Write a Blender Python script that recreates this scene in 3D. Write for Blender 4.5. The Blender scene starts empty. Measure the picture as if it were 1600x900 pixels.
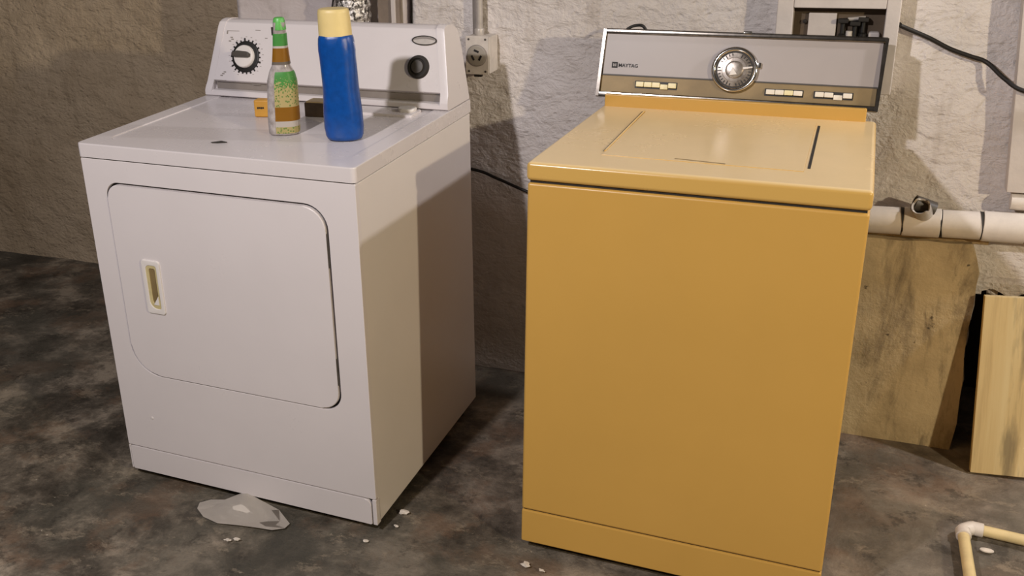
import bpy, bmesh, math, random
from mathutils import Vector, Matrix, noise
random.seed(7)
C = bpy.context.scene.collection
S = bpy.context.scene
PI = math.pi
FZ = -0.02            # floor level
WY = 2.78             # face of the back wall
LY = 3.15             # face of the deeper wall on the left

# ------------------------------------------------------------------ camera
cd = bpy.data.cameras.new('camera'); cam = bpy.data.objects.new('camera', cd); C.objects.link(cam)
f_, r_, u_ = Vector((-0.3684, 0.86171, -0.3489)), Vector((0.92324, 0.38317, -0.02849)), Vector((0.10914*-1, 0.33261, 0.93673))
M = Matrix((r_, u_, -f_)).transposed().to_4x4(); M.translation = Vector((0, 0, 1.4547))
cam.matrix_world = M
cd.sensor_width = 36; cd.lens = 36*1581.4/1600
cd.shift_x = 118.75/1600; cd.shift_y = -45.57/1600
cd.clip_start = .05
S.camera = cam
# ------------------------------------------------------------------ world, lights, exposure
wd = bpy.data.worlds.new('world'); S.world = wd; wd.use_nodes = True
bg = wd.node_tree.nodes['Background']; bg.inputs[0].default_value = (.82, .70, .56, 1); bg.inputs[1].default_value = .055
def lamp(name, loc, power, col, rad):
    l = bpy.data.lights.new(name, 'POINT'); l.energy = power; l.color = col; l.shadow_soft_size = rad
    o = bpy.data.objects.new(name, l); C.objects.link(o); o.location = loc; return o
lamp('bulb_front', (-1.2, -.05, 2.28), 150, (1, .95, .97), .05)
lamp('bulb_right', (3.0, -.25, 2.02), 262, (1, .84, .57), .06)
lamp('bulb_far', (1.5, 2.46, 2.02), 72, (1, .96, .97), .05)
S.view_settings.view_transform = 'Standard'; S.view_settings.look = 'None'
S.view_settings.gamma = 1; S.view_settings.use_curve_mapping = False
S.view_settings.exposure = 0.32

# ------------------------------------------------------------------ material helpers
def srgb(h):
    c = [int(h[i:i+2], 16)/255 for i in (0, 2, 4)]
    return tuple((x/12.92 if x <= .04045 else ((x+.055)/1.055)**2.4) for x in c)+(1,)
class NT:
    def __init__(s, name):
        s.m = bpy.data.materials.new(name); s.m.use_nodes = True; s.t = s.m.node_tree
        s.b = s.t.nodes['Principled BSDF']; s._c = None
    def n(s, ty, **k):
        x = s.t.nodes.new(ty)
        for a, v in k.items():
            if a.startswith('i_'):
                key = a[2:]; x.inputs[int(key) if key.isdigit() else key].default_value = v
            else: setattr(x, a, v)
        return x
    def l(s, a, b): s.t.links.new(a, b)
    def coord(s, scale=(1, 1, 1), loc=(0, 0, 0)):
        c = s.n('ShaderNodeTexCoord'); m = s.n('ShaderNodeMapping'); m.inputs['Scale'].default_value = scale
        m.inputs['Location'].default_value = loc
        s.l(c.outputs['Object'], m.inputs[0]); return m.outputs[0]
    def noise(s, sc, det=4, rough=.55, vec=None, dist=0.0):
        x = s.n('ShaderNodeTexNoise'); x.inputs['Scale'].default_value = sc; x.inputs['Detail'].default_value = det
        x.inputs['Roughness'].default_value = rough; x.inputs['Distortion'].default_value = dist
        s.l(vec if vec is not None else s.coord(), x.inputs['Vector']); return x.outputs['Fac']
    def ramp(s, fac, stops, interp='LINEAR'):
        x = s.n('ShaderNodeValToRGB'); e = x.color_ramp; e.interpolation = interp
        while len(e.elements) < len(stops): e.elements.new(.5)
        for i, (p, c) in enumerate(stops):
            e.elements[i].position = p; e.elements[i].color = c if len(c) == 4 else tuple(c)+(1,)
        s.l(fac, x.inputs[0]); return x.outputs[0]
    def mix(s, fac, a, b, mode='MIX'):
        x = s.n('ShaderNodeMix', data_type='RGBA', blend_type=mode)
        for v, i in ((fac, 0), (a, 6), (b, 7)):
            if hasattr(v, 'is_linked') or hasattr(v, 'links'): s.l(v, x.inputs[i])
            else: x.inputs[i].default_value = v
        return x.outputs[2]
    def bump(s, h, strength, dist):
        x = s.n('ShaderNodeBump'); x.inputs['Strength'].default_value = strength; x.inputs['Distance'].default_value = dist
        s.l(h, x.inputs['Height']); s.l(x.outputs[0], s.b.inputs['Normal']); return x
    def math(s, op, a, b):
        x = s.n('ShaderNodeMath', operation=op)
        for v, i in ((a, 0), (b, 1)):
            if isinstance(v, (int, float)): x.inputs[i].default_value = v
            else: s.l(v, x.inputs[i])
        return x.outputs[0]
    def set(s, **k):
        for a, v in k.items():
            p = s.b.inputs[a.replace('_', ' ')]
            if isinstance(v, bpy.types.NodeSocket): s.l(v, p)
            else: p.default_value = v
        return s.m
def plain(name, hexc, rough=.5, metal=0.0, vary=.06, sc=14, bump=0.0):
    t = NT(name); c = srgb(hexc); d = tuple(x*(1-vary*2.2) for x in c[:3])+(1,)
    f = t.noise(sc, 5, .6)
    t.set(Base_Color=t.ramp(f, [(.35, d), (.65, c)]), Roughness=rough, Metallic=metal)
    if bump: t.bump(t.noise(sc*12, 3), .5, bump)
    return t.m
BLACK = (0, 0, 0, 1); WHITE = (1, 1, 1, 1)
def wall_mat(name, base, dark, stain, bstr=1.0, low=None):
    t = NT(name)
    c1 = t.noise(1.6, 5, .6); c2 = t.noise(22, 5, .65)
    col = t.ramp(c1, [(.30, srgb(dark)), (.62, srgb(base))])
    spots = t.ramp(c2, [(.30, (.72, .70, .66)), (.46, (1, 1, 1))])
    col = t.mix(.55, col, spots, 'MULTIPLY')
    streak = t.ramp(t.noise(1, 6, .7, t.coord((14, 14, 2.2))), [(.28, srgb(stain)), (.45, (1, 1, 1))])
    col = t.mix(.30, col, streak, 'MULTIPLY')
    t.set(Base_Color=col, Roughness=.92)
    swirl = t.noise(16, 4, .6, t.coord((1, 1, 1.7)), .5)
    grit = t.noise(70, 4, .7)
    v = t.n('ShaderNodeTexVoronoi'); v.inputs['Scale'].default_value = 38; t.l(t.coord((1, 1, 1.4)), v.inputs['Vector'])
    pits = t.math('MINIMUM', v.outputs['Distance'], .35)
    h = t.math('ADD', t.math('MULTIPLY', swirl, 1.1), t.math('ADD', t.math('MULTIPLY', grit, .35), t.math('MULTIPLY', pits, .5)))
    t.bump(h, bstr, .012)
    return t.m
def enamel(name, hexc, rough=.28, dirt='9a8f80', amount=.35):
    t = NT(name); c = srgb(hexc)
    f = t.noise(2.2, 4, .6); col = t.mix(t.ramp(f, [(.4, BLACK), (.75, WHITE)]), c, tuple(x*.94 for x in c[:3])+(1,))
    # grime specks and faint rubbed stains belonging to the paint
    g = t.ramp(t.noise(55, 6, .75), [(.24, WHITE), (.31, BLACK)])
    g2 = t.ramp(t.noise(3, 5, .7), [(.45, BLACK), (.8, WHITE)])
    col = t.mix(t.math('MULTIPLY', t.math('MULTIPLY', g, g2), amount), col, srgb(dirt))
    t.set(Base_Color=col, Roughness=t.ramp(t.noise(5, 5, .7), [(.3, (rough*.85,)*3), (.8, (rough*1.35,)*3)]))
    t.bump(t.noise(160, 2), .12, .0008)
    return t.m

M_ = {}
M_['wall_right'] = wall_mat('parged wall grey', 'ddd6d3', 'cac1ba', 'a39480')
M_['wall_left'] = wall_mat('parged wall taupe', 'b8a58c', '9a866c', '7d6a50', 1.1)
M_['wall_paint'] = wall_mat('painted wall smooth', 'd4cbca', 'c0b5b2', 'a99c94', .3)
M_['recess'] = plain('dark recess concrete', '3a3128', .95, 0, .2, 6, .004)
M_['white'] = enamel('dryer white enamel', 'd6cfcf', .30)
M_['white_top'] = enamel('dryer top enamel', 'd3cccc', .26, '8d8274', .5)
M_['white_plastic'] = plain('white plastic', 'dcd6d2', .42, 0, .02)
M_['side'] = enamel('dryer side enamel', 'd9d2cf', .34, 'a59570', .5)
M_['beige_plastic'] = plain('aged ivory plastic', 'c9ba8a', .45, 0, .08, 40)
M_['gold'] = enamel('harvest gold enamel', 'c79c4e', .36, '6b4d1c', .3)
M_['gold_top'] = enamel('harvest gold enamel pale sheen', 'e6ca98', .24, '9a7a3c', .2)  # paler copy of the gold, with the top's sheen in its colour
def sheen_top(m):   # sheen painted in as a paler gold on the level faces
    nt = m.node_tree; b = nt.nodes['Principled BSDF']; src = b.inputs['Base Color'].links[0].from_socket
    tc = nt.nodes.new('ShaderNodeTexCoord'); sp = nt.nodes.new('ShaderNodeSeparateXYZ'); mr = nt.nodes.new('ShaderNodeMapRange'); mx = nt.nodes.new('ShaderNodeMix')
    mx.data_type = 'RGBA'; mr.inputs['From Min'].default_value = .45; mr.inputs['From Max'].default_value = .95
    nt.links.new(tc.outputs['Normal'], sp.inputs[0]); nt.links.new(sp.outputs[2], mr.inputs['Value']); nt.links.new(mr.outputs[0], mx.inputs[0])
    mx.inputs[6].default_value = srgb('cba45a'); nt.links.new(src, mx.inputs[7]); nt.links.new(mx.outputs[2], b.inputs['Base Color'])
sheen_top(M_['gold_top'])
M_['chrome'] = plain('worn chrome', '9c948c', .18, 1, .15, 60)
M_['chrome_bright'] = plain('bright chrome', 'd8d2cc', .12, 1, .05, 60)
M_['panel'] = plain('silver grey panel', 'a29a98', .42, 0, .03, 4)
M_['brown_panel'] = plain('olive brown panel', '8d7852', .5, .15, .12, 9)
M_['cream_button'] = plain('cream button', 'e8dcae', .4, 0, .04)
M_['white_button'] = plain('ivory button', 'e6ded0', .4, 0, .04)
M_['black'] = plain('black plastic', '15120f', .5, 0, .1)
M_['rubber'] = plain('dark rubber', '241f1a', .75, 0, .1)
M_['dark_grey'] = plain('charcoal shaded plastic', '4a443e', .5, 0, .1)
M_['mid_grey'] = plain('grey plastic', '8a817a', .5, 0, .08)
M_['print'] = plain('grey print', '8f8780', .6, 0, .05)
M_['black_print'] = plain('black print', '17130f', .6, 0, .05)
M_['cable'] = plain('black cable', '17120e', .6, 0, .1)
M_['pvc_cream'] = plain('yellowed pvc', 'dbc694', .42, 0, .08, 20)
M_['pvc_white'] = plain('white pvc', 'd8cfc6', .42, 0, .06, 20)
M_['galv'] = plain('painted conduit', 'b8b0a8', .4, .2, .1, 30)
M_['outlet'] = plain('outlet white', 'd2c9c0', .5, 0, .08, 30)
M_['outlet_face'] = plain('outlet grey face', '9c9488', .5, 0, .08, 30)
M_['post'] = plain('taupe painted board', '87786a', .7, 0, .15, 12, .001)
M_['white_wood'] = plain('white painted wood', 'cbc2bc', .55, 0, .06, 10, .0008)
M_['old_wood'] = plain('bare box interior', '5d4e3e', .8, 0, .15, 12, .001)
M_['blue'] = plain('blue plastic', '0b4996', .2, 0, .10, 60, .0006)
M_['cap_cream'] = plain('cream cap', 'dcc586', .45, 0, .05)
M_['yellow_box'] = plain('amber yellow card', 'd69c3a', .5, 0, .08)
M_['brown_box'] = plain('brown card', '4d3d2e', .6, 0, .2, 30)
M_['tan_card'] = plain('tan card', 'b7a078', .6, 0, .1, 30)
M_['chip'] = plain('white debris', 'd8cec2', .7, 0, .1, 60)
def mk():
    # floor: stained concrete
    t = NT('stained concrete floor')
    big = t.noise(1.5, 6, .62, t.coord((1, 1, 1), (3.1, 1.4, 0)), .2); med = t.noise(4.8, 10, .70, t.coord(), .15); fin = t.noise(38, 6, .7)
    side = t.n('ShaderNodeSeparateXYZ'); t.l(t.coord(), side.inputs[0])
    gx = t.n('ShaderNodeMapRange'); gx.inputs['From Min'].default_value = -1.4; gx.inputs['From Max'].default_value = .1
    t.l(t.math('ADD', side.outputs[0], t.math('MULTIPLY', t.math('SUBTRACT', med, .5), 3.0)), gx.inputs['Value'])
    # light falloff painted in: slab darker on the left, paler on the right
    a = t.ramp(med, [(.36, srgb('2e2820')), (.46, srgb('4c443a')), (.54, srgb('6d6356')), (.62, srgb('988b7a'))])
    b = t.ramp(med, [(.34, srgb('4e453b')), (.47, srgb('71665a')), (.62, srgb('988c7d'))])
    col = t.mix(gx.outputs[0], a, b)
    rust = t.ramp(t.noise(4.1, 8, .68, t.coord((1, 1, 1), (8, 2, 0)), .1), [(.52, BLACK), (.60, WHITE)])
    col = t.mix(t.math('MULTIPLY', rust, .45), col, srgb('775c47'))
    green = t.ramp(big, [(.50, BLACK), (.58, WHITE)])
    col = t.mix(t.math('MULTIPLY', green, .5), col, srgb('4d4b42'))
    dk = t.ramp(t.noise(11, 9, .74, t.coord((1, 1, 1), (1, 5, 0)), .15), [(.38, WHITE), (.44, BLACK)])
    col = t.mix(t.math('MULTIPLY', dk, .5), col, srgb('231d17'))
    lt = t.ramp(t.noise(9, 10, .78, t.coord((1, 1.6, 1), (4, 9, 0)), .15), [(.56, BLACK), (.62, WHITE)])
    col = t.mix(t.math('MULTIPLY', lt, .38), col, srgb('a3947f'))
    sp = t.ramp(t.noise(120, 3, .6), [(.66, BLACK), (.71, WHITE)])
    col = t.mix(t.math('MULTIPLY', t.math('MULTIPLY', sp, lt), .8), col, srgb('d8ccba'))
    t.set(Base_Color=col, Roughness=t.ramp(med, [(.3, (.6,)*3), (.7, (.9,)*3)]))
    t.bump(t.math('ADD', t.math('MULTIPLY', med, 1.2), t.math('MULTIPLY', fin, .5)), .7, .012)
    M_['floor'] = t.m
    # foundation block
    t = NT('weathered concrete block')
    st = t.noise(1, 6, .7, t.coord((11, 11, 2.4)), .5); bl = t.noise(4, 6, .6)
    col = t.ramp(bl, [(.3, srgb('a08e70')), (.5, srgb('c4b08c')), (.7, srgb('d6c29c'))])
    col = t.mix(t.math('MULTIPLY', t.ramp(st, [(.34, WHITE), (.50, BLACK)]), .75), col, srgb('51463a'))
    col = t.mix(t.math('MULTIPLY', t.ramp(t.noise(30, 3, .6), [(.27, WHITE), (.32, BLACK)]), .8), col, srgb('352a20'))
    t.set(Base_Color=col, Roughness=.9); t.bump(t.noise(24, 6, .7), .6, .008); M_['block'] = t.m
    # stained board
    t = NT('stained pale board')
    g = t.noise(1, 6, .65, t.coord((26, 26, 1.2)), .05)
    col = t.ramp(g, [(.3, srgb('bda478')), (.5, srgb('dec694')), (.7, srgb('e6d2a4'))])
    col = t.mix(t.math('MULTIPLY', t.ramp(t.noise(1, 5, .6, t.coord((16, 16, 2.4), (3, 2, 1.7)), .1), [(.34, WHITE), (.46, BLACK)]), .6), col, srgb('5e564c'))
    t.set(Base_Color=col, Roughness=.75); t.bump(g, .3, .002); M_['board'] = t.m
    # tan ledge plaster
    M_['tan_plaster'] = wall_mat('tan plaster', 'bda47c', 'a08a66', '7c6544', .9)
    # foil duct
    t = NT('crumpled foil'); g = t.noise(95, 4, .7, t.coord((1, 1, .7)), .4)
    t.set(Base_Color=t.ramp(g, [(.42, srgb('4a443e')), (.55, srgb('e6e0da'))]), Metallic=.8, Roughness=.38)
    t.bump(t.noise(80, 3, .6), 1, .008); M_['foil'] = t.m
    # translucent scrap
    t = NT('translucent plastic film')
    t.set(Base_Color=srgb('d5cdc4'), Roughness=.45, Alpha=.8); t.bump(t.noise(25, 4), .5, .004); M_['film'] = t.m
    # clear bottle
    t = NT('clear grey bottle plastic')
    t.set(Base_Color=t.ramp(t.noise(40, 4, .7), [(.3, srgb('857c78')), (.7, srgb('c3bbb8'))]), Roughness=.15, Alpha=.9); M_['clear'] = t.m
    # printed labels: colour bands by height above the bottle base
    def bands(name, stops, z0, z1, speck):
        t = NT(name); s = t.n('ShaderNodeSeparateXYZ'); t.l(t.coord(), s.inputs[0])
        mr = t.n('ShaderNodeMapRange'); mr.inputs['From Min'].default_value = z0; mr.inputs['From Max'].default_value = z1
        t.l(s.outputs[2], mr.inputs['Value'])
        z = mr.outputs[0]
        if speck: 
            hi = t.ramp(z, [(.42, BLACK), (.55, WHITE)])
            z2 = t.math('ADD', z, t.math('MULTIPLY', hi, t.math('MULTIPLY', t.math('SUBTRACT', t.noise(320, 2, .5), .5), speck*4)))
            g = t.ramp(z2, [((a-z0)/(z1-z0), srgb(c)) for a, c in stops], 'CONSTANT')
            v = t.n('ShaderNodeTexVoronoi'); v.inputs['Scale'].default_value = 170; t.l(t.coord(), v.inputs['Vector'])
            dots = t.ramp(v.outputs['Distance'], [(.28, WHITE), (.40, BLACK)])
            isc = t.ramp(z, [(0, (1, 1, 1)), ((.021-z0)/(z1-z0), (0, 0, 0)), ((.069-z0)/(z1-z0), (1, 1, 1)), ((.125-z0)/(z1-z0), (0, 0, 0))], 'CONSTANT')
            col = t.mix(t.math('MULTIPLY', t.math('MULTIPLY', dots, isc), .8), g, srgb('5f9c3e'))
        else: col = t.ramp(z, [((a-z0)/(z1-z0), srgb(c)) for a, c in stops], 'CONSTANT')
        t.set(Base_Color=col, Roughness=.4); return t.m
    M_['label'] = bands('printed bottle label', [(0, 'd8c98c'), (.021, 'e4dcd4'), (.035, 'b07a22'), (.068, 'e0cf94'), (.118, '62b459')], 0, .17, .16)
    M_['neck_label'] = bands('printed neck label', [(.15, '8a7f74'), (.172, 'b07a22'), (.203, 'e8e0d8'), (.208, '5fb357')], .15, .28, 0)
    M_['green'] = plain('green cap plastic', '5cb052', .4, 0, .1, 60)
    # dial face
    t = NT('brushed dial face'); t.set(Base_Color=t.ramp(t.noise(30, 4, .7), [(.35, srgb('6f665e')), (.65, srgb('b5aca4'))]), Metallic=.6, Roughness=.3); M_['dial'] = t.m
mk()

# ------------------------------------------------------------------ geometry helpers
def obj(name, bm, mat, parent=None, smooth=True, ang=40, recalc=True):
    me = bpy.data.meshes.new(name)
    if recalc: bmesh.ops.recalc_face_normals(bm, faces=bm.faces[:])
    bm.to_mesh(me); bm.free()
    me.materials.append(mat if not isinstance(mat, str) else M_[mat])
    if smooth:
        me.polygons.foreach_set('use_smooth', [True]*len(me.polygons)); me.set_sharp_from_angle(angle=math.radians(ang))
    o = bpy.data.objects.new(name, me); C.objects.link(o)
    if smooth and 8 < len(me.polygons) < 1500:
        m = o.modifiers.new('weighted_normals', 'WEIGHTED_NORMAL'); m.keep_sharp = True; m.weight = 80
    if parent: o.parent = parent
    return o
def tag(o, label=None, cat=None, group=None, kind=None):
    if label: o['label'] = label
    if cat: o['category'] = cat
    if group: o['group'] = group
    if kind: o['kind'] = kind
    return o
def thing(name, label, cat, mat=None, loc=None, rotz=0, group=None):
    o = bpy.data.objects.new(name, None); C.objects.link(o); o.empty_display_size = .1
    if mat is not None: o.matrix_world = mat
    else: o.location = loc; o.rotation_euler = (0, 0, rotz)
    return tag(o, label, cat, group)
def add(bm, other):
    me = bpy.data.meshes.new('t'); other.to_mesh(me); other.free(); bm.from_mesh(me); bpy.data.meshes.remove(me)
def box(x0, x1, y0, y1, z0, z1, bev=0, seg=2):
    bm = bmesh.new(); vs = [bm.verts.new((x, y, z)) for x in (x0, x1) for y in (y0, y1) for z in (z0, z1)]
    for f in ((0, 1, 3, 2), (4, 6, 7, 5), (0, 4, 5, 1), (2, 3, 7, 6), (0, 2, 6, 4), (1, 5, 7, 3)): bm.faces.new([vs[i] for i in f])
    if bev: bmesh.ops.bevel(bm, geom=bm.edges[:]+bm.verts[:], offset=bev, segments=seg, affect='EDGES', profile=.5)
    return bm
def rrect(x0, x1, y0, y1, rad, n=7):
    """rounded rectangle outline ; rad = (x0y0, x1y0, x1y1, x0y1)"""
    if not isinstance(rad, (tuple, list)): rad = (rad,)*4
    P = []
    for (cx, cy, a0), r in zip(((x0, y0, PI), (x1, y0, 1.5*PI), (x1, y1, 0), (x0, y1, .5*PI)), rad):
        sx = 1 if cx == x0 else -1; sy = 1 if cy == y0 else -1
        for k in range(n):
            a = a0+k/(n-1)*PI/2
            P.append((cx+sx*r+r*math.cos(a), cy+sy*r+r*math.sin(a)))
    return P
def at(p, d, ax):  # 2d point + depth -> 3d ; ax = depth axis
    return (p[0], d, p[1]) if ax == 'y' else (p[0], p[1], d) if ax == 'z' else (d, p[0], p[1])
def prism(pts, d0, d1, ax='y', bev=0, seg=2):
    bm = bmesh.new(); a = [bm.verts.new(at(p, d0, ax)) for p in pts]; b = [bm.verts.new(at(p, d1, ax)) for p in pts]
    n = len(pts); f0 = bm.faces.new(a); f1 = bm.faces.new(b[::-1])
    for i in range(n): bm.faces.new((a[i], b[i], b[(i+1) % n], a[(i+1) % n]))
    if bev: bmesh.ops.bevel(bm, geom=list(f0.edges)+list(f1.edges), offset=bev, segments=seg, affect='EDGES', profile=.5)
    return bm
def ring(outer, inner, d0, d1, ax='y', bev=0):
    bm = bmesh.new(); n = len(outer)
    A, B = ([bm.verts.new(at(p, d, ax)) for p in outer] for d in (d0, d1))
    D, E = ([bm.verts.new(at(p, d, ax)) for p in inner] for d in (d0, d1))
    for i in range(n):
        j = (i+1) % n
        bm.faces.new((A[i], A[j], D[j], D[i])); bm.faces.new((B[i], E[i], E[j], B[j]))
        bm.faces.new((A[i], B[i], B[j], A[j])); bm.faces.new((D[i], D[j], E[j], E[i]))
    if bev:
        es = [e for L in (A, D) for i in range(n) for e in [bm.edges.get((L[i], L[(i+1) % n]))] if e]
        bmesh.ops.bevel(bm, geom=es, offset=bev, segments=2, affect='EDGES', profile=.5)
    return bm
def loft(rings, cap=True):
    bm = bmesh.new(); R = [[bm.verts.new(p) for p in r] for r in rings]; n = len(rings[0])
    for a, b in zip(R, R[1:]):
        for i in range(n): bm.faces.new((a[i], a[(i+1) % n], b[(i+1) % n], b[i]))
    if cap: bm.faces.new(R[0][::-1]); bm.faces.new(R[-1])
    return bm
def frame(ax):
    ax = ax.normalized(); up = Vector((0, 0, 1)) if abs(ax.z) < .9 else Vector((1, 0, 0))
    a = ax.cross(up).normalized(); return a, a.cross(ax).normalized()
def tube(pts, r, n=14, cap=True):
    P = [Vector(p) for p in pts]; rs = r if isinstance(r, (list, tuple)) else [r]*len(P); rings = []
    a = None
    for i, p in enumerate(P):
        d = (P[min(i+1, len(P)-1)]-P[max(i-1, 0)]).normalized()
        if a is None: a, b = frame(d)
        else: a = (a-d*a.dot(d)).normalized(); b = d.cross(a)
        b = d.cross(a)
        rings.append([tuple(p+(a*math.cos(t)+b*math.sin(t))*rs[i]) for t in [2*PI*k/n for k in range(n)]])
    return loft(rings, cap)
def smooth_path(pts, k=8):
    P = [Vector(p) for p in pts]; P = [P[0]]+P+[P[-1]]; out = []
    for i in range(1, len(P)-2):
        for j in range(k):
            t = j/k; a, b, c, d = P[i-1:i+3]
            out.append(.5*((2*b)+(c-a)*t+(2*a-5*b+4*c-d)*t*t+(3*b-a-3*c+d)*t**3))
    out.append(P[-2]); return out
def lathe(prof, O, ax, n=40):
    """prof = [(radius, height along ax)], closed at both ends"""
    O = Vector(O); ax = Vector(ax).normalized(); a, b = frame(ax)
    return loft([[tuple(O+ax*h+(a*math.cos(t)+b*math.sin(t))*max(r, 1e-4)) for t in [2*PI*k/n for k in range(n)]] for r, h in prof])
def torus(O, ax, R, r, n=48, m=10, e=(1, 1)):
    O = Vector(O); ax = Vector(ax).normalized(); a, b = frame(ax); bm = bmesh.new(); G = []
    for k in range(n):
        t = 2*PI*k/n; d = a*math.cos(t)*e[0]+b*math.sin(t)*e[1]
        G.append([bm.verts.new(O+d*R+d.normalized()*math.cos(s)*r+ax*math.sin(s)*r) for s in [2*PI*j/m for j in range(m)]])
    for k in range(n):
        for j in range(m): bm.faces.new((G[k][j], G[(k+1) % n][j], G[(k+1) % n][(j+1) % m], G[k][(j+1) % m]))
    return bm
class Face:
    """a tilted flat face: u along x, v up the face, w out of it"""
    def __init__(s, O, up): s.O = Vector(O); s.u = Vector((1, 0, 0)); s.v = Vector(up).normalized(); s.w = s.u.cross(s.v)
    def p(s, u, v, w=0): return s.O+s.u*u+s.v*v+s.w*w
    def xf(s, bm):
        m = Matrix((s.u, s.v, s.w)).transposed().to_4x4(); m.translation = s.O
        bmesh.ops.transform(bm, matrix=m, verts=bm.verts[:]); return bm
    def box(s, u0, u1, v0, v1, w0, w1, bev=0): return s.xf(box(u0, u1, v0, v1, w0, w1, bev))
    def disc(s, u, v, prof, n=40): return lathe(prof, s.p(u, v), s.w, n)
    def prism(s, pts, w0, w1, bev=0): return s.xf(prism(pts, w0, w1, 'z', bev))
    def ring(s, o, i, w0, w1, bev=0): return s.xf(ring(o, i, w0, w1, 'z', bev))
def text(name, s, F, u, v, size, mat, parent, w=.0006, shear=0, bold=0):
    c = bpy.data.curves.new(name, 'FONT'); c.body = s; c.size = size; c.extrude = .0003; c.shear = shear; c.offset = bold; c.resolution_u = 3
    t = bpy.data.objects.new(name, c); C.objects.link(t)
    dg = bpy.context.evaluated_depsgraph_get(); me = bpy.data.meshes.new_from_object(t.evaluated_get(dg))
    bpy.data.objects.remove(t); bm = bmesh.new(); bm.from_mesh(me); bpy.data.meshes.remove(me)
    bmesh.ops.translate(bm, vec=(u, v, w), verts=bm.verts[:]); F.xf(bm)
    return obj(name, bm, mat, parent, False)

# ------------------------------------------------------------------ the setting
def wallgrid(x0, x1, z0, z1, y, step, amp, seed, skip=None, rag=None):
    bm = bmesh.new(); nx = max(1, round((x1-x0)/step)); nz = max(1, round((z1-z0)/step)); G = {}
    for i in range(nx+1):
        for k in range(nz+1):
            x = x0+(x1-x0)*i/nx; z = z0+(z1-z0)*k/nz
            p = Vector((x*2.2+seed, seed*1.7, z*3.2)); q = Vector((x*11+seed, 3.1, z*17))
            d = noise.fractal(p, 1, 2, 3)*amp+noise.fractal(q, 1, 2, 3)*amp*.32
            G[i, k] = (x, y-d, z)
    V = {}
    def v(i, k):
        if (i, k) not in V: V[i, k] = bm.verts.new(G[i, k])
        return V[i, k]
    for i in range(nx):
        for k in range(nz):
            cx = x0+(x1-x0)*(i+.5)/nx; cz = z0+(z1-z0)*(k+.5)/nz
            if skip and skip(cx, cz): continue
            bm.faces.new((v(i, k), v(i+1, k), v(i+1, k+1), v(i, k+1)))
    return bm
def struct(name, bm, mat, parent=None, thick=0):
    o = obj(name, bm, mat, parent, recalc=not thick)
    if thick:
        m = o.modifiers.new('thickness', 'SOLIDIFY'); m.thickness = thick; m.offset = -1
    if not parent: o['kind'] = 'structure'
    return o
fl = wallgrid(0, 1, 0, 1, 0, .5, 0, 0); fl.free()
bm = bmesh.new(); nx, ny = 130, 110; V = []
for i in range(nx+1):
    V.append([])
    for j in range(ny+1):
        x = -6+8.5*i/nx; y = -1.5+5.1*j/ny
        V[-1].append(bm.verts.new((x, y, FZ-.004+noise.fractal(Vector((x*2.5, y*2.5, 3)), 1, 2, 3)*.004)))
for i in range(nx):
    for j in range(ny): bm.faces.new((V[i][j], V[i+1][j], V[i+1][j+1], V[i][j+1]))
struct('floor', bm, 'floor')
def missing(x, z):
    return x > .33+.012*noise.noise(Vector((0, 1, z*30))) and z < .418+.018*noise.noise(Vector((x*28, 4, 0)))
struct('wall_back', wallgrid(-1.240, 2.2, FZ-.02, 1.9, WY, .0125, .008, 3.3, missing), 'wall_right', thick=.06)
struct('wall_back_left', wallgrid(-1.845, -1.268, FZ-.02, 1.9, WY, .014, .003, 9.1), 'wall_paint', thick=.06)
struct('wall_left', wallgrid(-5.6, -1.6, FZ-.02, 2.0, LY, .02, .014, 5.7), 'wall_left', thick=.06)
struct('wall_return', box(-1.845, -1.785, WY+.01, LY+.05, FZ-.02, 1.9), 'wall_left')
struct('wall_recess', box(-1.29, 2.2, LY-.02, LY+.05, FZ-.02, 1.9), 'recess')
# concrete footing under the plaster on the right
P = [(-.32, FZ-.01), (.330, FZ-.01), (.336, .06), (.330, .13), (.336, .19), (.326, .26), (.322, .33), (.331, .40), (.327, .45), (.330, .49), (.318, .53), (.303, .566), (.25, .561), (.2, .563), (.14, .557), (.08, .558), (-.32, .553)]
o = struct('wall_footing', prism(P, 2.715, WY+.0, 'y', .003), 'block')
o['label'] = 'weathered tan concrete footing at the base of the wall right of the gold washer'
# plaster lip along the top of the footing
bm = bmesh.new(); n = 60; pr = []
for i in range(n+1):
    x = -.3+.64*i/n; w = .012*noise.noise(Vector((x*14, 0, 2)))
    pr.append([(x, 2.735+w*.3, .560), (x, 2.728+w, .568), (x, 2.74+w, .588), (x, WY+.01, .60), (x, WY+.01, .560)])
add(bm, loft(pr)); struct('trim_1', bm, 'tan_plaster')
# ragged plaster remains over the hole
bm = bmesh.new(); pr = []
for i in range(71):
    x = .325+.7*i/70; w = .014*noise.noise(Vector((x*23, 5, 2)))
    pr.append([(x, WY-.016, .425+w), (x, WY-.02, .452), (x, WY-.002, .462), (x, WY+.05, .462), (x, WY+.05, .415+w)])
add(bm, loft(pr)); struct('trim_2', bm, 'wall_right')

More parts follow.
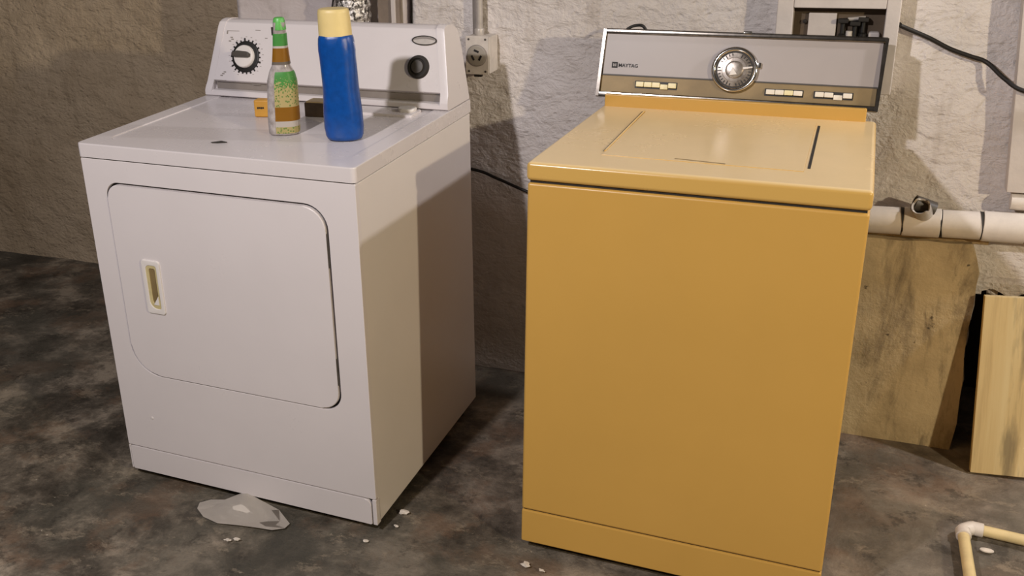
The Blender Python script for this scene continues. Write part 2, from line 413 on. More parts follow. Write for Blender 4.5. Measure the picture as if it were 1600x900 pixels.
# ------------------------------------------------------------------ dryer
def mat_from(origin, cols):
    X, Y, Z = (Vector(c).normalized() for c in cols)
    m = Matrix((X, Y, Z)).transposed().to_4x4(); m.translation = Vector(origin); return m
Dm = mat_from((-1.69754, 1.8496, 0), ((.99993, -.0117, -.0031), (.0117, .99993, .0214), (.00285, -.02143, 1)))
D = thing('clothes_dryer', 'white front loading clothes dryer standing left of the gold washer', 'dryer', Dm)
W_, DP, HT = .736, .663, .9024; LD = .865
bm = box(.0, W_, .012, DP, .004, LD, .004); obj('cabinet', bm, 'side', D)
door = (.066, .657, .305, .805); rad = (.080, .046, .056, .034)
outl = rrect(door[0], door[1], door[2], door[3], rad, 9)
hole = rrect(door[0]-.0032, door[1]+.0050, door[2]-.0040, door[3]+.0052, tuple(r+.002 for r in rad), 9)
o = obj('front_panel', ring(rrect(0, W_, .0750, LD, .004, 9), hole, 0, .014, 'y', .002), 'white', D)
dr = obj('door', prism(outl, -.0025, .0105, 'y', .0028, 3), 'white', D)
obj('door_gasket', ring(rrect(door[0]-.006, door[1]+.008, door[2]-.008, door[3]+.008, tuple(r+.006 for r in rad), 9), rrect(door[0]+.01, door[1]-.01, door[2]+.01, door[3]-.01, tuple(r-.01 for r in rad), 9), .0104, .0118), 'black', D)
# hinge gaps on the right edge
for z0, z1 in ((.665, .745), (.372, .44)):
    h = obj('hinge', box(.6565, .6612, -.0018, .004, z0, z1, .0008), 'dark_grey', dr)
# handle recess
ho = rrect(.138, .192, .482, .623, .008); hi = rrect(.150, .181, .496, .610, (.020, .006, .006, .012))
hd = obj('handle', ring(ho, hi, -.0065, -.001, 'y', .0022), 'white_plastic', dr); hd['label'] = 'white rounded handle surround'
ip = obj('handle_pocket', ring(rrect(.149, .182, .495, .611, (.020, .006, .006, .012)), rrect(.158, .176, .506, .602, (.012, .004, .004, .006)), -.0048, -.0012, 'y', .001), 'beige_plastic', dr); ip['label'] = 'aged ivory finger pocket'
obj('handle_grip', prism(rrect(.157, .177, .505, .603, .005), -.003, -.0014, 'y'), 'brown_panel', dr)
obj('handle_catch', prism([(.160, .506), (.176, .506), (.176, .530)], -.006, -.002, 'y', .0008), 'white_plastic', dr)
# kick panel
obj('kick_panel', prism(rrect(.006, .722, .002, .0715, (.003, .003, .018, .003)), -.0005, .014, 'y', .0015), 'white', D)
obj('base_trim', box(.7245, W_, 0, .02, .002, .073, .0015), 'white', D)
obj('base_trim', box(0, .0045, 0, .02, .002, .073, .0015), 'white', D)
obj('kick_recess', box(.003, .728, .008, .0135, .003, .078), 'black', D)
# small embossed mark low on the front
obj('screw', Face((0, 0, 0), (0, 0, 1)).disc(.094, .172, [(0, 0), (.004, 0), (.004, .0008), (.0035, .0012), (0, .0012)], 16), 'white_plastic', D)
# top deck with raised rim
oo = rrect(-.003, W_+.003, -.004, DP, (.012, .012, .004, .004), 9); ii = rrect(.046, .69, .046, .600, (.035, .035, .02, .02), 9)
deck = obj('top_deck', ring(oo, ii, HT, LD+.0035, 'z', .004), 'white_top', D)
i2 = rrect(.040, .696, .040, .606, (.04, .04, .025, .025), 9)
obj('top_recess', prism(i2, HT-.0065, HT-.0030, 'z'), 'white_top', D)
obj('lid_gap', box(.004, W_-.004, .003, DP-.01, LD-.002, LD+.0045), 'rubber', D)
# lint screen cover near the console
obj('lint_screen_cover', prism(rrect(.40, .668, .438, .505, .006), HT-.004, HT+.0035, 'z', .0025), 'white_top', D)
obj('lint_screen_handle', prism(rrect(.615, .66, .462, .502, .014), HT+.002, HT+.012, 'z', .004), 'white_plastic', D)
for x in (.04, W_-.04):
    for y in (.05, DP-.05): 
        obj('foot', lathe([(.018, FZ-.001 if y < .3 else FZ-.014), (.018, FZ+.008), (.008, FZ+.010), (.008, .006)], (x, y, 0), (0, 0, 1), 16), 'black', D)
# console
prof = [(.519, .9035), (.516, .906), (.516, .916), (.520, .919), (.536, .9205), (.540, .938), (.531, .9425), (.5285, .946), (.573, 1.086), (.579, 1.096), (.590, 1.1015), (.604, 1.103), (.635, 1.099), (.655, 1.086), (.661, 1.065), (.662, 1.04), (.662, .9035)]
def xe(z): return .002+.030*max(0, (z-.91)/.19)**1.25
bm = loft([[(xe(z)+.020, y, z) for y, z in prof], [(W_-xe(z)-.020, y, z) for y, z in prof]]); obj('console', bm, 'white', D, ang=30)
prof2 = [(.519, .9035), (.515, .906), (.515, .918), (.518, .926), (.527, .942), (.572, 1.087), (.578, 1.0985), (.590, 1.104), (.604, 1.1055), (.636, 1.101), (.657, 1.088), (.663, 1.066), (.664, 1.04), (.664, .9035)]
for s in (0, 1):
    rr = []
    for t, ins in ((0, .0), (.5, .001), (.85, .004), (1, .009)):
        cy, cz = .60, 1.0
        rr.append([((xe(z)+.0205)*(1-t)+(xe(z)-.001)*t, y+(cy-y)*ins*1.5 if z > .93 else y, z+(cz-z)*ins*1.5 if z > .93 else z) for y, z in prof2])
    if s: rr = [[(W_-x, y, z) for x, y, z in r] for r in rr]
    obj('console_end_cap', loft(rr), 'white', D, ang=30)
FD = Face((0, .5175, .91), (0, .0445, .141))
g = obj('console_groove', box(.03, W_-.03, .534, .545, .921, .9375), 'mid_grey', D)
# timer knob with its dark toothed ring
kx, kv = .1255, .104
obj('timer_dial', FD.disc(kx, kv, [(0, -.003), (.0425, -.003), (.0425, .004), (.040, .006), (0, .006)]), 'black', D)
bm = bmesh.new()
for k in range(22):
    a = 2*PI*k/22; w = random.uniform(.0014, .0026); L = random.uniform(.046, .052)
    b = box(.036, L, -w, w, .001, .003); bmesh.ops.rotate(b, verts=b.verts[:], cent=(0, 0, 0), matrix=Matrix.Rotation(a, 3, 'Z')); bmesh.ops.translate(b, verts=b.verts[:], vec=(kx, kv, 0)); add(bm, FD.xf(b))
tg = obj('dial_ticks', bm, 'black_print', D); tg['kind'] = 'stuff'
kn = obj('timer_knob', FD.disc(kx, kv, [(0, .004), (.031, .004), (.0305, .014), (.028, .017), (0, .018)]), 'white_plastic', D)
b = prism([(-.028, -.004), (-.02, -.007), (.02, -.007), (.027, -.004), (.027, .003), (.018, .008), (-.012, .0095), (-.028, .004)], .016, .030, 'z', .003)
bmesh.ops.translate(b, verts=b.verts[:], vec=(kx-.002, kv+.004, 0)); kg = obj('knob_grip', FD.xf(b), 'dark_grey', kn)  # charcoal colour stands in for the shade on the grip
# printed brackets and ticks round the timer
bm = bmesh.new()
def bar(u0, u1, v0, v1): add(bm, FD.box(u0, u1, v0, v1, .0001, .0008))
for (u, v, s) in ((.062, .172, 1), (.030, .036, 1)):
    bar(u, u+.036, v, v+.0016); bar(u-.004, u, v-.008, v+.0016)
bar(.152, .176, .030, .0314); bar(.150, .166, .176, .1775); bar(.182, .19, .155, .157)
for a in range(-60, 250, 17):
    ca, sa = math.cos(math.radians(a)), math.sin(math.radians(a)); r0 = .054; u, v = kx+r0*ca, kv+r0*sa
    add(bm, FD.box(u-.0025, u+.0025, v-.0006, v+.0006, .0001, .0008))
for u, v in ((.075, .155), (.078, .150), (.055, .055), (.060, .060), (.05, .05), (.07, .145)):
    add(bm, FD.box(u-.004, u+.004, v-.0015, v+.0015, .0001, .0008))
dm = obj('dial_markings', bm, 'print', D); dm['kind'] = 'stuff'
# start knob and oval badge
sx, sv = .644, .099
sk = obj('start_knob', FD.disc(sx, sv, [(0, 0), (.030, 0), (.030, .003), (.027, .009), (.022, .010), (.020, .006), (0, .006)]), 'rubber', D)
obj('start_button', FD.disc(sx, sv, [(0, .005), (.017, .005), (.016, .011), (.006, .012), (0, .012)]), 'dark_grey', sk)
el = [(.655+.035*math.cos(t), .166+.0125*math.sin(t)) for t in [2*PI*k/40 for k in range(40)]]; el2 = [(.655+.031*math.cos(t), .166+.0098*math.sin(t)) for t in [2*PI*k/40 for k in range(40)]]
bd = obj('badge', FD.prism(el, 0, .002, .0008), 'galv', D); bd['label'] = 'small oval chrome badge'
obj('badge_rim', FD.ring(el, el2, .0015, .0035), 'chrome', bd)
cres = [(.655+.029*math.cos(t), .1668+.0082*math.sin(t)) for t in [PI*k/20 for k in range(21)]]+[(.655-.029+.058*k/12, .1668+.0035*math.sin(PI*k/12)) for k in range(1, 12)]
obj('badge_mark', FD.prism(cres, .002, .0025), 'mid_grey', bd)

# ------------------------------------------------------------------ washer
Wm = mat_from((-.61823, 1.90069, 0), ((1, -.0001, -.0076), (.0001, 1, -.0221), (.0076, .0221, 1)))
A = thing('top_loading_washer', 'harvest gold top loading washing machine with a chrome trimmed console', 'washing machine', Wm)
WW, WD, WH = .654, .65, .9139
obj('cabinet', box(0, WW, .0, WD, .0905, .8695, .006, 3), 'gold', A)
obj('kick_panel', box(0, WW, .0, .03, .004, .0885, .004, 2), 'gold', A)
for x in (.0, WW-.012): obj('side_skirt', box(x, x+.012, .028, WD, .004, .0905), 'gold', A)
obj('base_shadow_gap', box(.004, WW-.004, .005, WD-.01, .086, .093), 'rubber', A)
obj('lid_gap', box(.005, WW-.005, .006, WD-.01, .867, .876), 'rubber', A)
# top deck with softened edges and the raised rear ledge
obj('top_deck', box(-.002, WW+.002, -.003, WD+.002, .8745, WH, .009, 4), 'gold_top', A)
obj('rear_ledge', box(.006, WW-.022, .632, .70, WH-.01, .945, .003, 2), 'gold', A)
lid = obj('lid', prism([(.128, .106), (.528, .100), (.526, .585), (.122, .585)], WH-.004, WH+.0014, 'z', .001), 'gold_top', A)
def slot(x0, y0, x1, y1, w, z): 
    d = Vector((x1-x0, y1-y0, 0)).normalized(); n = Vector((-d.y, d.x, 0))*w
    return prism([(x0+n.x, y0+n.y), (x0-n.x, y0-n.y), (x1-n.x, y1-n.y), (x1+n.x, y1+n.y)], z-.003, z+.0006, 'z')
obj('lid_slot', slot(.124, .140, .114, .590, .0016, WH), 'brown_panel', A)
obj('lid_slot', slot(.536, .128, .533, .552, .0028, WH), 'rubber', A)
fs = obj('finger_slot', slot(.277, .119, .379, .107, .0022, WH+.0014), 'brown_panel', lid)
# a thin bead beside the left slot catches the light
obj('lid_bead', tube([(.1275, .14, WH+.0015), (.1185, .59, WH+.0015)], .0022, 8), 'gold_top', lid)
for x in (.05, WW-.05):
    for y in (.06, WD-.06):
        obj('foot', lathe([(.02, FZ+(.006 if x > .3 else 0)+(.001 if y < .3 else .015)), (.02, FZ+.016), (.008, FZ+.018), (.008, .09)], (x, y, 0), (0, 0, 1), 16), 'black', A)
# console
FC = Face((0, .655, .935), (0, .035, .15)); HV = .172
body = [(.6605, .936), (.6985, 1.098), (.704, 1.103), (.745, 1.09), (.752, 1.0), (.752, .936)]
bm = loft([[(x0+dx*((z-.936)/.17), y, z) for y, z in body] for x0, dx in ((-.020, .006), (.652, .006))]); obj('console', bm, 'chrome', A, ang=30)
# face panels
def q(u0, u1, v0, v1, w0, w1, bev=0): return FC.box(u0, u1, v0, v1, w0, w1, bev)
obj('upper_panel', q(-.010, .650, .056, .160, .0, .0035, .001), 'panel', A)
obj('lower_panel', q(-.012, .648, .0125, .0545, .0, .0035, .001), 'brown_panel', A)
obj('panel_divider', q(-.012, .650, .0535, .0575, .001, .0046, .0008), 'dark_grey', A)
for nm, args in (('top_trim', (-.016, .660, .160, .172, -.004, .012)), ('bottom_trim', (-.022, .655, -.002, .0125, -.004, .013))):
    o = obj(nm, q(*args, .003), 'chrome', A); o['label'] = 'chrome trim bar'
for x0, t0 in ((-.021, -.0145), (.6475, .6535)):
    o = obj('side_trim', FC.xf(loft([[(x0, 0, -.004), (x0+.008, 0, -.004), (x0+.008, 0, .015), (x0, 0, .015)], [(t0, .17, -.004), (t0+.007, .17, -.004), (t0+.007, .17, .014), (t0, .17, .014)]])), 'chrome', A); o['label'] = 'chrome side trim'
obj('trim_clip', q(.332, .352, .168, .176, .0, .014, .002), 'chrome_bright', A)
for u in (.290, .335): obj('rivet', FC.disc(u, .003, [(0, .01), (.004, .012), (.003, .016), (0, .0165)], 14), 'chrome_bright', A)
# control dial
du, dv = .320, .082
bz = obj('dial_bezel', torus(FC.p(du, dv, .010), FC.w, .050, .0062, 56, 12), 'chrome_bright', A)
obj('dial_skirt', FC.disc(du, dv, [(0, 0), (.055, 0), (.053, .008), (.047, .010), (0, .010)]), 'chrome', bz)
obj('dial_ring', FC.ring([(du+.0478*math.cos(t), dv+.0478*math.sin(t)) for t in [2*PI*k/48 for k in range(48)]], [(du+.0425*math.cos(t), dv+.0425*math.sin(t)) for t in [2*PI*k/48 for k in range(48)]], .009, .0125), 'black', bz)
df = obj('dial_face', FC.disc(du, dv, [(0, .009), (.0425, .009), (.041, .0128), (.030, .0145), (.029, .0135), (.016, .015), (0, .015)], 48), 'dial', bz)
bm = bmesh.new()
for k in range(30):
    a = 2*PI*k/30; L = .040 if k % 5 else .0405; r0 = .034 if k % 5 else .031
    if k in (6, 7, 13, 22): continue
    b = box(r0, L, -.0011, .0011, .0130, .0146); bmesh.ops.rotate(b, verts=b.verts[:], cent=(0, 0, 0), matrix=Matrix.Rotation(a+.1, 3, 'Z')); bmesh.ops.translate(b, verts=b.verts[:], vec=(du, dv, 0)); add(bm, FC.xf(b))
dk = obj('dial_numerals', bm, 'black_print', bz); dk['kind'] = 'stuff'
hb = obj('dial_knob', FC.disc(du, dv, [(0, .014), (.022, .014), (.020, .021), (.016, .0225), (0, .0225)], 32), 'dial', bz)
b = prism([(.012, -.0028), (.043, -.0014), (.043, .0022), (.012, .0035)], .0148, .0175, 'z', .0006); bmesh.ops.rotate(b, verts=b.verts[:], cent=(0, 0, 0), matrix=Matrix.Rotation(.17, 3, 'Z')); bmesh.ops.translate(b, verts=b.verts[:], vec=(du, dv, 0))
obj('dial_pointer', FC.xf(b), 'white_plastic', bz)
b = prism([(-.009, -.015), (.009, -.012), (-.003, .006)], .0215, .026, 'z', .001); bmesh.ops.translate(b, verts=b.verts[:], vec=(du-.001, dv, 0))
obj('knob_highlight', FC.xf(b), 'white_plastic', bz)  # white plate painting a highlight on the knob
obj('dial_tab', FC.box(du+.052, du+.062, dv+.006, dv+.020, .002, .013, .002), 'chrome_bright', bz)
# push button banks
def bank(u0, u1, v0, v1, drops, mat, lab):
    bz = obj('button_bank', q(u0-.003, u1+.002, v0-.0035, v1+.002, .0025, .0045), 'black', A); bz['label'] = lab
    n = len(drops); w = (u1-u0)/n
    for k, d in enumerate(drops): obj('push_button', q(u0+k*w+.0004, u0+(k+1)*w-.0004, v0-d, v1-d, .004, .012-d*.6, .0016), mat if not isinstance(mat, list) else mat[k], bz)
bank(.080, .182, .0285, .0415, [0, 0, 0, .004, 0, 0][:5], 'cream_button', 'bank of cream push buttons at the left')
bank(.399, .484, .0270, .0390, [0, 0, 0, 0], ['white_button', 'white_button', 'cream_button', 'white_button'], 'bank of ivory push buttons right of the dial')
bank(.512, .596, .0270, .0390, [0, 0, .005, 0], 'white_button', 'bank of ivory push buttons at the far right')
# logo
lg = obj('logo_square', q(.0125, .0275, .0735, .0885, .0034, .0042), 'black_print', A)
lm = bmesh.new()
for b_ in ((.0160, .0180, .0775, .0845), (.0193, .0203, .0775, .083), (.0216, .0236, .0775, .0845)): add(lm, q(*b_, .0041, .0046))
obj('logo_bars', lm, 'panel', lg)
text('logo_lettering', 'MAYTAG', FC, .0295, .0765, .0125, 'black_print', lg, .0042, 0, .0002)

# ------------------------------------------------------------------ things on the dryer
def ondryer(x, y, z=HT-.003): return Dm @ Vector((x, y, z))
def sect(cx, cy, z, a, b, p=2.5, n=40, dent=None):
    out = []
    for k in range(n):
        t = 2*PI*k/n; c, s = math.cos(t), math.sin(t)
        x = a*math.copysign(abs(c)**(2/p), c); y = b*math.copysign(abs(s)**(2/p), s)
        if dent:
            m = dent(t, z); x *= 1-m; y *= 1-m
        out.append((cx+x, cy+y, z))
    return out
# blue jug
L = ondryer(.603, .212); B = thing('detergent_bottle', 'blue plastic detergent bottle with a cream cap on the white dryer', 'bottle', loc=L, rotz=math.radians(20))
def dent(t, z):
    def g(t0, z0, st, sz, k): 
        d = (t-t0+PI) % (2*PI)-PI; return k*math.exp(-(d/st)**2-((z-z0)/sz)**2)
    return g(-.35, .115, .42, .045, .07)+g(-1.9, .17, .35, .018, .07)+g(-1.75, .09, .25, .02, .06)+.5*g(-2.9, .12, .5, .06, .12)
prf = [(0, .030, .024), (.004, .040, .031), (.012, .0435, .034), (.03, .0455, .036), (.06, .0455, .036)]+[(.06+.01*k, .0455-.0008*math.sin(PI*k/13)**2-.0003*k, .036-.0002*k) for k in range(1, 14)]+[(.205, .0425, .034), (.220, .0415, .033), (.232, .040, .032), (.239, .037, .030), (.241, .033, .028)]
obj('bottle_body', loft([sect(-.010*z/.3, 0, z, a, b, 2.4, 56, dent) for z, a, b in prf]), 'blue', B, ang=60)
obj('cap', loft([sect(-.010*z/.3, 0, z, a, b, 2.2, 40) for z, a, b in [(.238, .0375, .0310), (.252, .0372, .0308), (.288, .0355, .0300), (.295, .034, .0285), (.297, .030, .025)]]), 'cap_cream', B, ang=50)
# trigger style bottle with printed label
L = ondryer(.436, .218); G = thing('cleaner_bottle', 'tapered clear bottle with a green and amber printed label on the white dryer', 'bottle', loc=L, rotz=math.radians(22))
def cw(z):
    T = [(0, .032, .024), (.004, .036, .027), (.03, .0375, .028), (.10, .0355, .027), (.125, .0345, .026), (.14, .031, .024), (.152, .0265, .0215), (.163, .0215, .019), (.175, .0200, .018), (.21, .0165, .0155), (.24, .0150, .014), (.262, .0140, .013)]
    for (z0, a0, b0), (z1, a1, b1) in zip(T, T[1:]):
        if z <= z1: f = (z-z0)/(z1-z0); f = f*f*(3-2*f) if .12 < z < .17 else f; return a0+(a1-a0)*f, b0+(b1-b0)*f
    return T[-1][1:]
def off(z): return .008*(z/.26)
zs = [0, .004, .012]+[.012+.0083*k for k in range(1, 31)]
obj('bottle_body', loft([sect(off(z), 0, z, *cw(z), 2.6, 40) for z in zs]), 'clear', G, ang=60)
def wrap(z0, z1, t0, t1, grow, n=22, m=20):
    bm = bmesh.new(); Gd = []
    for i in range(m+1):
        z = z0+(z1-z0)*i/m; a, b = cw(z); row = []
        for j in range(n+1):
            t = t0+(t1-t0)*j/n; c, s = math.cos(t), math.sin(t); p = 2.6
            row.append(bm.verts.new((off(z)+(a+grow)*math.copysign(abs(c)**(2/p), c), (b+grow)*math.copysign(abs(s)**(2/p), s), z)))
        Gd.append(row)
    for i in range(m):
        for j in range(n): bm.faces.new((Gd[i][j], Gd[i][j+1], Gd[i+1][j+1], Gd[i+1][j]))
    bmesh.ops.solidify(bm, geom=bm.faces[:], thickness=.0005)
    return bm
o = obj('label', wrap(.006, .150, math.radians(-108), math.radians(25), .0012), 'label', G, ang=60); o['label'] = 'green, cream and amber printed label'
o = obj('neck_label', wrap(.166, .236, math.radians(-150), math.radians(30), .001), 'neck_label', G, ang=60); o['label'] = 'green and amber neck label'
obj('cap', loft([sect(.008, 0, z, a, b, 2.1, 28) for z, a, b in [(.244, .0155, .0150), (.262, .0140, .0135), (.270, .012, .0115), (.272, .009, .009)]]), 'green', G)
obj('nozzle', loft([sect(-.006, -.003, z, .005, .006, 2.1, 14) for z in (.232, .246, .250)]), 'rubber', G)
# little yellow carton and dark carton behind
L = ondryer(.290, .358); Y = thing('small_yellow_carton', 'small amber yellow carton standing behind the green labelled bottle', 'carton', loc=L, rotz=math.radians(12))
obj('carton_body', box(-.019, .021, -.016, .016, 0, .044, .004, 3), 'yellow_box', Y)
FY = Face((-.019, -.0162, 0), (0, 0, 1)); bm = bmesh.new()
for k, (u0, u1) in enumerate(((.009, .013), (.0138, .0175), (.0182, .022), (.0228, .027))): add(bm, FY.box(u0, u1, .0215+.0006*(k % 2), .0265, -.0002, .0004))
pm = obj('printed_mark', bm, 'black_print', Y)
L = ondryer(.433, .400); K = thing('dark_brown_carton', 'dark brown carton lying between the two bottles on the dryer', 'carton', loc=L, rotz=math.radians(6))
obj('carton_body', box(-.036, .045, -.018, .024, 0, .036, .002), 'brown_box', K)
obj('carton_flap', box(-.030, .045, -.020, .025, .036, .040, .001), 'tan_card', K)
# dark twig-like scuff lying on the top
L = ondryer(.334, .095, HT-.002); bm = tube([L+Vector((-.018, -.006, .0015)), L+Vector((-.004, -.002, .002)), L+Vector((.004, .004, .002)), L+Vector((.018, .006, .0015))], [.001, .0022, .0028, .001], 8)
tag(obj('twig', bm, 'rubber'), 'dark bit of twig lying near the front of the white dryer top', 'debris')

# ------------------------------------------------------------------ services on the walls
# outlet box with conduit
O_ = thing('dryer_outlet', 'white surface mounted outlet box with a round three slot socket on the wall', 'outlet', loc=(-1.013, WY, .99))
obj('outlet_box', box(-.037, .037, -.066, .004, -.052, .052, .004), 'outlet', O_)
FO = Face((0, -.066, 0), (0, 0, 1))
cv = obj('cover_plate', FO.box(-.0345, .0345, -.054, .054, 0, .004, .0015), 'outlet', O_)
for u in (-.025, .025):
    for v in (-.045, .045): obj('screw', FO.disc(u, v, [(0, .003), (.0035, .003), (.003, .0052), (0, .0054)], 12), 'dark_grey', cv)
fc = obj('socket_face', FO.disc(0, 0, [(0, .003), (.0285, .003), (.0285, .008), (.026, .0095), (0, .0095)], 36), 'outlet_face', O_)
obj('socket_rim', torus(FO.p(0, 0, .006), FO.w, .0285, .0022, 36, 8), 'mid_grey', O_)
for nm, u, v, rot in (('socket_slot', -.011, -.006, .5), ('socket_slot', .011, -.006, -.5), ('socket_slot', 0, .013, 1.2)):
    b = box(-.003, .003, -.0075, .0075, .0090, .0102); bmesh.ops.rotate(b, verts=b.verts[:], cent=(0, 0, 0), matrix=Matrix.Rotation(rot, 3, 'Z')); bmesh.ops.translate(b, verts=b.verts[:], vec=(u, v, 0)); obj(nm, FO.xf(b), 'black', fc)
obj('knockout', FO.box(-.012, .012, -.0615, -.0545, -.010, .001, .002), 'rubber', O_)
cdt = obj('conduit', tube([(-.006, -.03, .05), (-.006, -.03, .9)], .0095, 16), 'galv', O_)
obj('conduit_connector', lathe([(.013, 0), (.014, .004), (.014, .016), (.011, .02), (0, .02)], (-.006, -.03, .052), (0, 0, 1), 18), 'galv', O_)
obj('conduit_shade', tube([(-.026, -.012, .05), (-.026, -.012, .9)], .007, 12), 'mid_grey', O_)  # grey tube standing in for the shadow left of the conduit
# valve frame
Vv = thing('valve_box', 'white wooden frame around a recessed valve niche above the gold washer', 'wall box', loc=(-.068, WY, 1.10))
x0, x1, i0, i1 = -.144, .138, -.105, .106
obj('frame_stile', box(x0, i0, -.080, .004, -.10, .5, .003), 'white_wood', Vv)
obj('frame_stile', box(i1, x1, -.080, .004, -.168, .5, .003), 'white_wood', Vv)
obj('frame_head', box(i0, i1, -.080, .004, .038, .5, .003), 'white_wood', Vv)
obj('frame_sill', box(i0, i1, -.080, .004, -.10, -.075, .003), 'white_wood', Vv)
obj('niche_back', box(i0, i1, -.030, .004, -.08, .045), 'old_wood', Vv)
obj('niche_plate', box(-.070, -.004, -.040, -.028, -.06, .022, .002), 'white_wood', Vv)
obj('niche_knob', lathe([(.005, 0), (.005, .008), (.0, .010)], (-.078, -.030, .0), (0, -1, 0), 14), 'rubber', Vv)
for x, z in ((.012, .0), (.040, -.006), (.058, .004)):
    v = obj('valve', lathe([(.009, 0), (.010, .02), (.006, .024), (.006, .05), (0, .052)], (x, -.042, z-.05), (0, 0, 1), 16), 'black', Vv)
    obj('valve_handle', box(x-.012, x+.012, -.057, -.037, z+.0, z+.010, .002), 'rubber', v)
obj('niche_pipe', tube([(.028, -.042, -.07), (.028, -.042, -.02)], .008, 12), 'pvc_white', Vv)
obj('niche_pipe', tube([(.022, -.040, .008), (.062, -.040, .012)], .005, 12), 'galv', Vv)
obj('niche_packing', box(.072, .098, -.05, -.028, -.07, -.02, .006), 'white_wood', Vv)
# black cable over the plaster at upper right
pts = [(.072, WY-.03, 1.097), (.079, WY-.022, 1.091), (.14, WY-.014, 1.065), (.19, WY-.014, 1.040), (.235, WY-.015, 1.024), (.275, WY-.016, 1.010), (.315, WY-.05, .978), (.36, WY-.075, .955), (.48, WY-.075, .94), (.60, WY-.075, .98)]
tag(obj('black_cable', tube(smooth_path(pts), .0054, 10), 'cable'), 'black cable running down the plaster right of the white valve frame', 'cable')
pts = [(-1.25, 2.70, .66), (-1.06, WY-.02, .641), (-.97, WY-.02, .617), (-.887, WY-.02, .588), (-.75, WY-.03, .555), (-.6, WY-.03, .60)]
tag(obj('power_cord', tube(smooth_path(pts), .0045, 10), 'cable'), 'dark cord hanging on the wall between the dryer and the washer', 'cord')
pts = [(-.60, 2.675, 1.06), (-.575, 2.675, 1.082), (-.555, 2.68, 1.089), (-.535, 2.675, 1.085), (-.52, 2.68, 1.05)]
tag(obj('cord_loop', tube(smooth_path(pts), .004, 10), 'cable'), 'short dark cord end peeping over the top of the washer console', 'cord')
# foil duct, board and the dark slot
Dt = thing('foil_duct', 'crumpled shiny foil exhaust duct rising behind the dryer', 'duct', loc=(-1.402, 2.712, .35))
rings = []
for k in range(150):
    z = k*.0085; r = .053+.0025*math.sin(k*1.6)
    rings.append([((r+.0035*noise.noise(Vector((math.cos(t)*4, math.sin(t)*4, z*60))))*math.cos(t), (r+.0035*noise.noise(Vector((math.cos(t)*4, 7+math.sin(t)*4, z*60))))*math.sin(t), z) for t in [2*PI*j/36 for j in range(36)]])
obj('duct_hose', loft(rings), 'foil', Dt, ang=25)
obj('hose_strap', tube([(-.051, -.02, .76), (-.053, .0, .80), (-.050, .02, .88)], .009, 8), 'rubber', Dt)
tag(obj('grey_board', box(-1.340, -1.270, WY-.028, WY-.008, FZ, 1.9, .003), 'post'), 'upright taupe painted board on the wall right of the foil duct', 'board')
tag(obj('wood_strip', box(-1.292, -1.279, WY-.038, WY-.028, FZ, 1.9, .002), 'white_wood'), 'narrow pale strip fixed along the taupe board behind the dryer', 'strip')
# drain pipe along the wall
py, pz, pr = 2.718, .612, .035
Pp = thing('drain_pipe', 'thick white plastic drain pipe running along the wall right of the washer', 'pipe', loc=(.1, py, pz))
def seg(nm, xa, xb, r, mt='pvc_white', hollow=False):
    return obj(nm, tube([(xa-.1, 0, (xa-.25)*.03), (xa-.098, 0, (xa-.25)*.03), (xb-.102, 0, (xb-.25)*.03), (xb-.1, 0, (xb-.25)*.03)], [r-.0015, r, r, r-.0015], 32), mt, Pp)
seg('pipe', -.45, .136, pr); seg('pipe', .225, .316, pr); seg('pipe', .40, 1.4, pr)
t = seg('tee_fitting', .1375, .2235, pr+.002); seg('coupling', .3175, .41, pr+.003)
for x in (.1365, .2245, .3168): seg('joint_ring', x-.0012, x+.0012, pr+.0016, 'rubber')
def hollow_tube(O, ax, L, r, th, n=28): return lathe([(r-th, 0), (r, 0), (r, L), (r-th, L), (r-th, .004)], O, ax, n)
# side branch of the tee with an open broken end
ax = Vector((-.28, -.66, .72)).normalized(); o0 = Vector((.185-.1, -.01, .018))
bm = bmesh.new(); n = 28; a, b = frame(ax); R0 = []
for r, h, jag in ((.022, .0, 0), (.022, .048, .010), (.0185, .046, .010), (.0185, .012, 0)):
    R0.append([tuple(o0+ax*(h+jag*noise.noise(Vector((math.cos(q_)*2, math.sin(q_)*2, 1))))+(a*math.cos(q_)+b*math.sin(q_))*r) for q_ in [2*PI*k/n for k in range(n)]])
br = obj('branch_stub', loft(R0), 'galv', Pp)
obj('stub_plug', lathe([(0, 0), (.0183, 0), (.0183, .004), (0, .004)], o0+ax*.016, ax, 24), 'black', Pp)
bm = lathe([(.020, 0), (.020, .05), (.016, .05), (.016, .006)], (.225-.1-.02, -.005, .035), (-.72, -.1, .25), 24); obj('pipe_scrap', bm, 'dark_grey', Pp)
tag(obj('upper_pipe', tube([(.372, 2.735, .678), (.39, 2.735, .678), (1.3, 2.735, .70)], [.020, .021, .021], 24), 'pvc_white'), 'short white pipe resting along the top of the drain pipe at the right edge', 'pipe')
# white upright board at the far right
bm = prism([(.358, .705), (.60, .705), (.60, 1.9), (.272, 1.9)], WY-.062, WY-.012, 'y', .002)
tag(obj('white_upright_board', bm, 'white_wood'), 'white upright board against the wall at the right edge', 'board')
# leaning board
bm = box(-.0, .60, 0, .020, 0, .468, .0015); 
o = obj('leaning_board', bm, 'board'); 
o.matrix_world = Matrix.Translation((.372, 2.606, FZ+.002)) @ Matrix.Rotation(.06, 4, 'Z') @ Matrix.Rotation(-math.radians(9.5), 4, 'X') @ Matrix.Rotation(math.radians(-2.6), 4, 'Y')
tag(o, 'stained pale board leaning on the wall at the right edge', 'board')
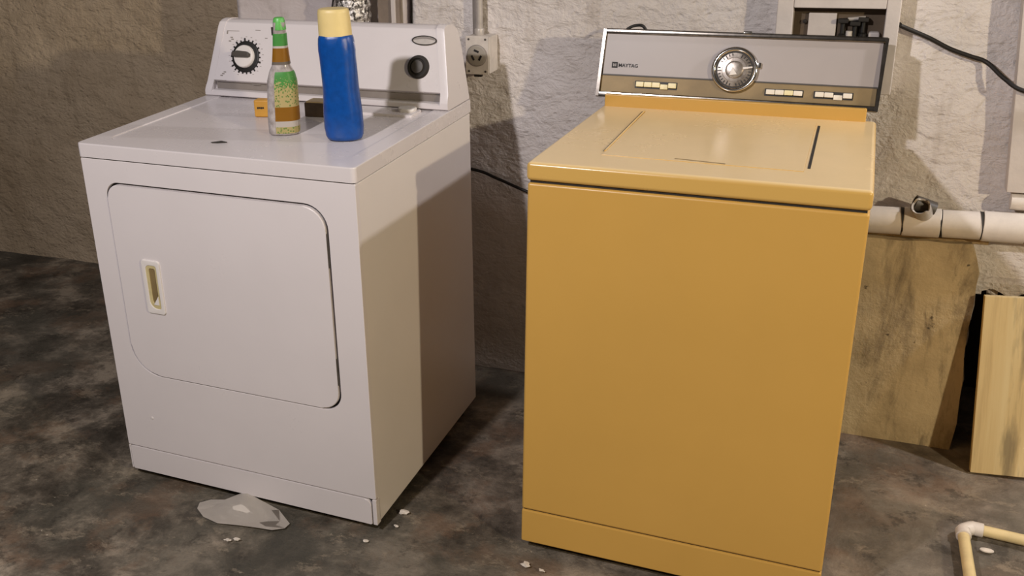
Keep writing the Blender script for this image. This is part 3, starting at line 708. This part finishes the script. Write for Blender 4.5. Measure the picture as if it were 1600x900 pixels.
# floor plastic pipe
Fp = thing('floor_pipe', 'cream plastic pipe with a white elbow lying on the floor right of the washer', 'pipe', loc=(.335, 2.325, FZ+.0155))
e0, ea, eb = Vector((0, 0, 0)), Vector((.985, -.095, 0)).normalized(), Vector((.02, -1, 0)).normalized()
rp = .0128
obj('pipe', tube([ea*.025, ea*.75], rp, 20), 'pvc_cream', Fp)
obj('pipe', tube([eb*.025, eb*.55], rp, 20), 'pvc_cream', Fp)
pts = [eb*.045, eb*.044, eb*.022]+[(eb*(.020*(1-k/6))**1+ea*(.020*(k/6))) for k in range(1, 6)]+[ea*.022, ea*.044, ea*.045]
obj('elbow', tube(pts, [.0145]+[.0165]*(len(pts)-2)+[.0145], 20), 'pvc_white', Fp)
tag(obj('oval_chip', loft([[(.384+a*math.cos(t), 2.262+b*math.sin(t), z) for t in [2*PI*k/24 for k in range(24)]] for z, a, b in ((FZ, .013, .007), (FZ+.002, .015, .008), (FZ+.004, .0145, .0075), (FZ+.005, .011, .005))]), 'chip'), 'flat white oval chip on the floor inside the bend of the cream pipe', 'debris')
# plastic scrap under the dryer front
out = [(-1.438, 1.772), (-1.447, 1.796), (-1.427, 1.818), (-1.388, 1.823), (-1.365, 1.841), (-1.352, 1.846), (-1.333, 1.848), (-1.300, 1.845), (-1.238, 1.839), (-1.182, 1.797), (-1.184, 1.776), (-1.21, 1.758), (-1.251, 1.751), (-1.303, 1.746), (-1.353, 1.736), (-1.402, 1.747)]
def hh(x, y):
    return FZ+.0012+.024*max(0, 1-abs(x+1.333)/.075)*max(0, min(1, (y-1.755)/.09))+.004*max(0, noise.noise(Vector((x*30, y*30, 0))))
bm = bmesh.new(); cx, cy = -1.325, 1.80; lay = []
for f in (1, .8, .6, .4, .2): lay.append([bm.verts.new((cx+(x-cx)*f, cy+(y-cy)*f, hh(cx+(x-cx)*f, cy+(y-cy)*f))) for x, y in out])
for a, b in zip(lay, lay[1:]):
    for i in range(len(out)): bm.faces.new((a[i], a[(i+1) % len(out)], b[(i+1) % len(out)], b[i]))
bm.faces.new(lay[-1]); bmesh.ops.solidify(bm, geom=bm.faces[:], thickness=.0008)
tag(obj('plastic_scrap', bm, 'film', ang=25), 'crumpled translucent plastic scrap on the floor under the dryer front', 'scrap')
# crumbs
def crumb(x, y, s, label, seed, flat=.4):
    bm = bmesh.new(); bmesh.ops.create_icosphere(bm, subdivisions=2, radius=s)
    for v in bm.verts:
        d = 1+.9*noise.noise(v.co*(1.1/s)+Vector((seed, 0, 0))); v.co = Vector((v.co.x*d*1.3, v.co.y*d*.8, v.co.z*flat*d))
    zm = min(v.co.z for v in bm.verts)
    for v in bm.verts: v.co += Vector((x, y, FZ-zm-.001))
    tag(obj('debris_crumb', bm, 'chip', ang=20), label, 'debris', 'white crumbs on the floor')
crumb(-.936, 1.936, .010, 'white crumb on the floor just right of the dryer front corner', 1)
crumb(-.59, 1.845, .0085, 'white crumb on the floor at the front left corner of the washer', 2)
crumb(-.548, 1.84, .005, 'tiny crumb under the front edge of the washer', 3)
crumb(-1.271, 1.697, .006, 'round white crumb in front of the plastic scrap', 4)
crumb(-1.292, 1.688, .006, 'flat white crumb left of the round one before the plastic scrap', 5, .25)
crumb(-.975, 1.80, .005, 'small crumb in front of the dryer right corner', 6)
crumb(-.93, 1.88, .0045, 'tiny crumb between dryer corner and the larger white crumb', 7)
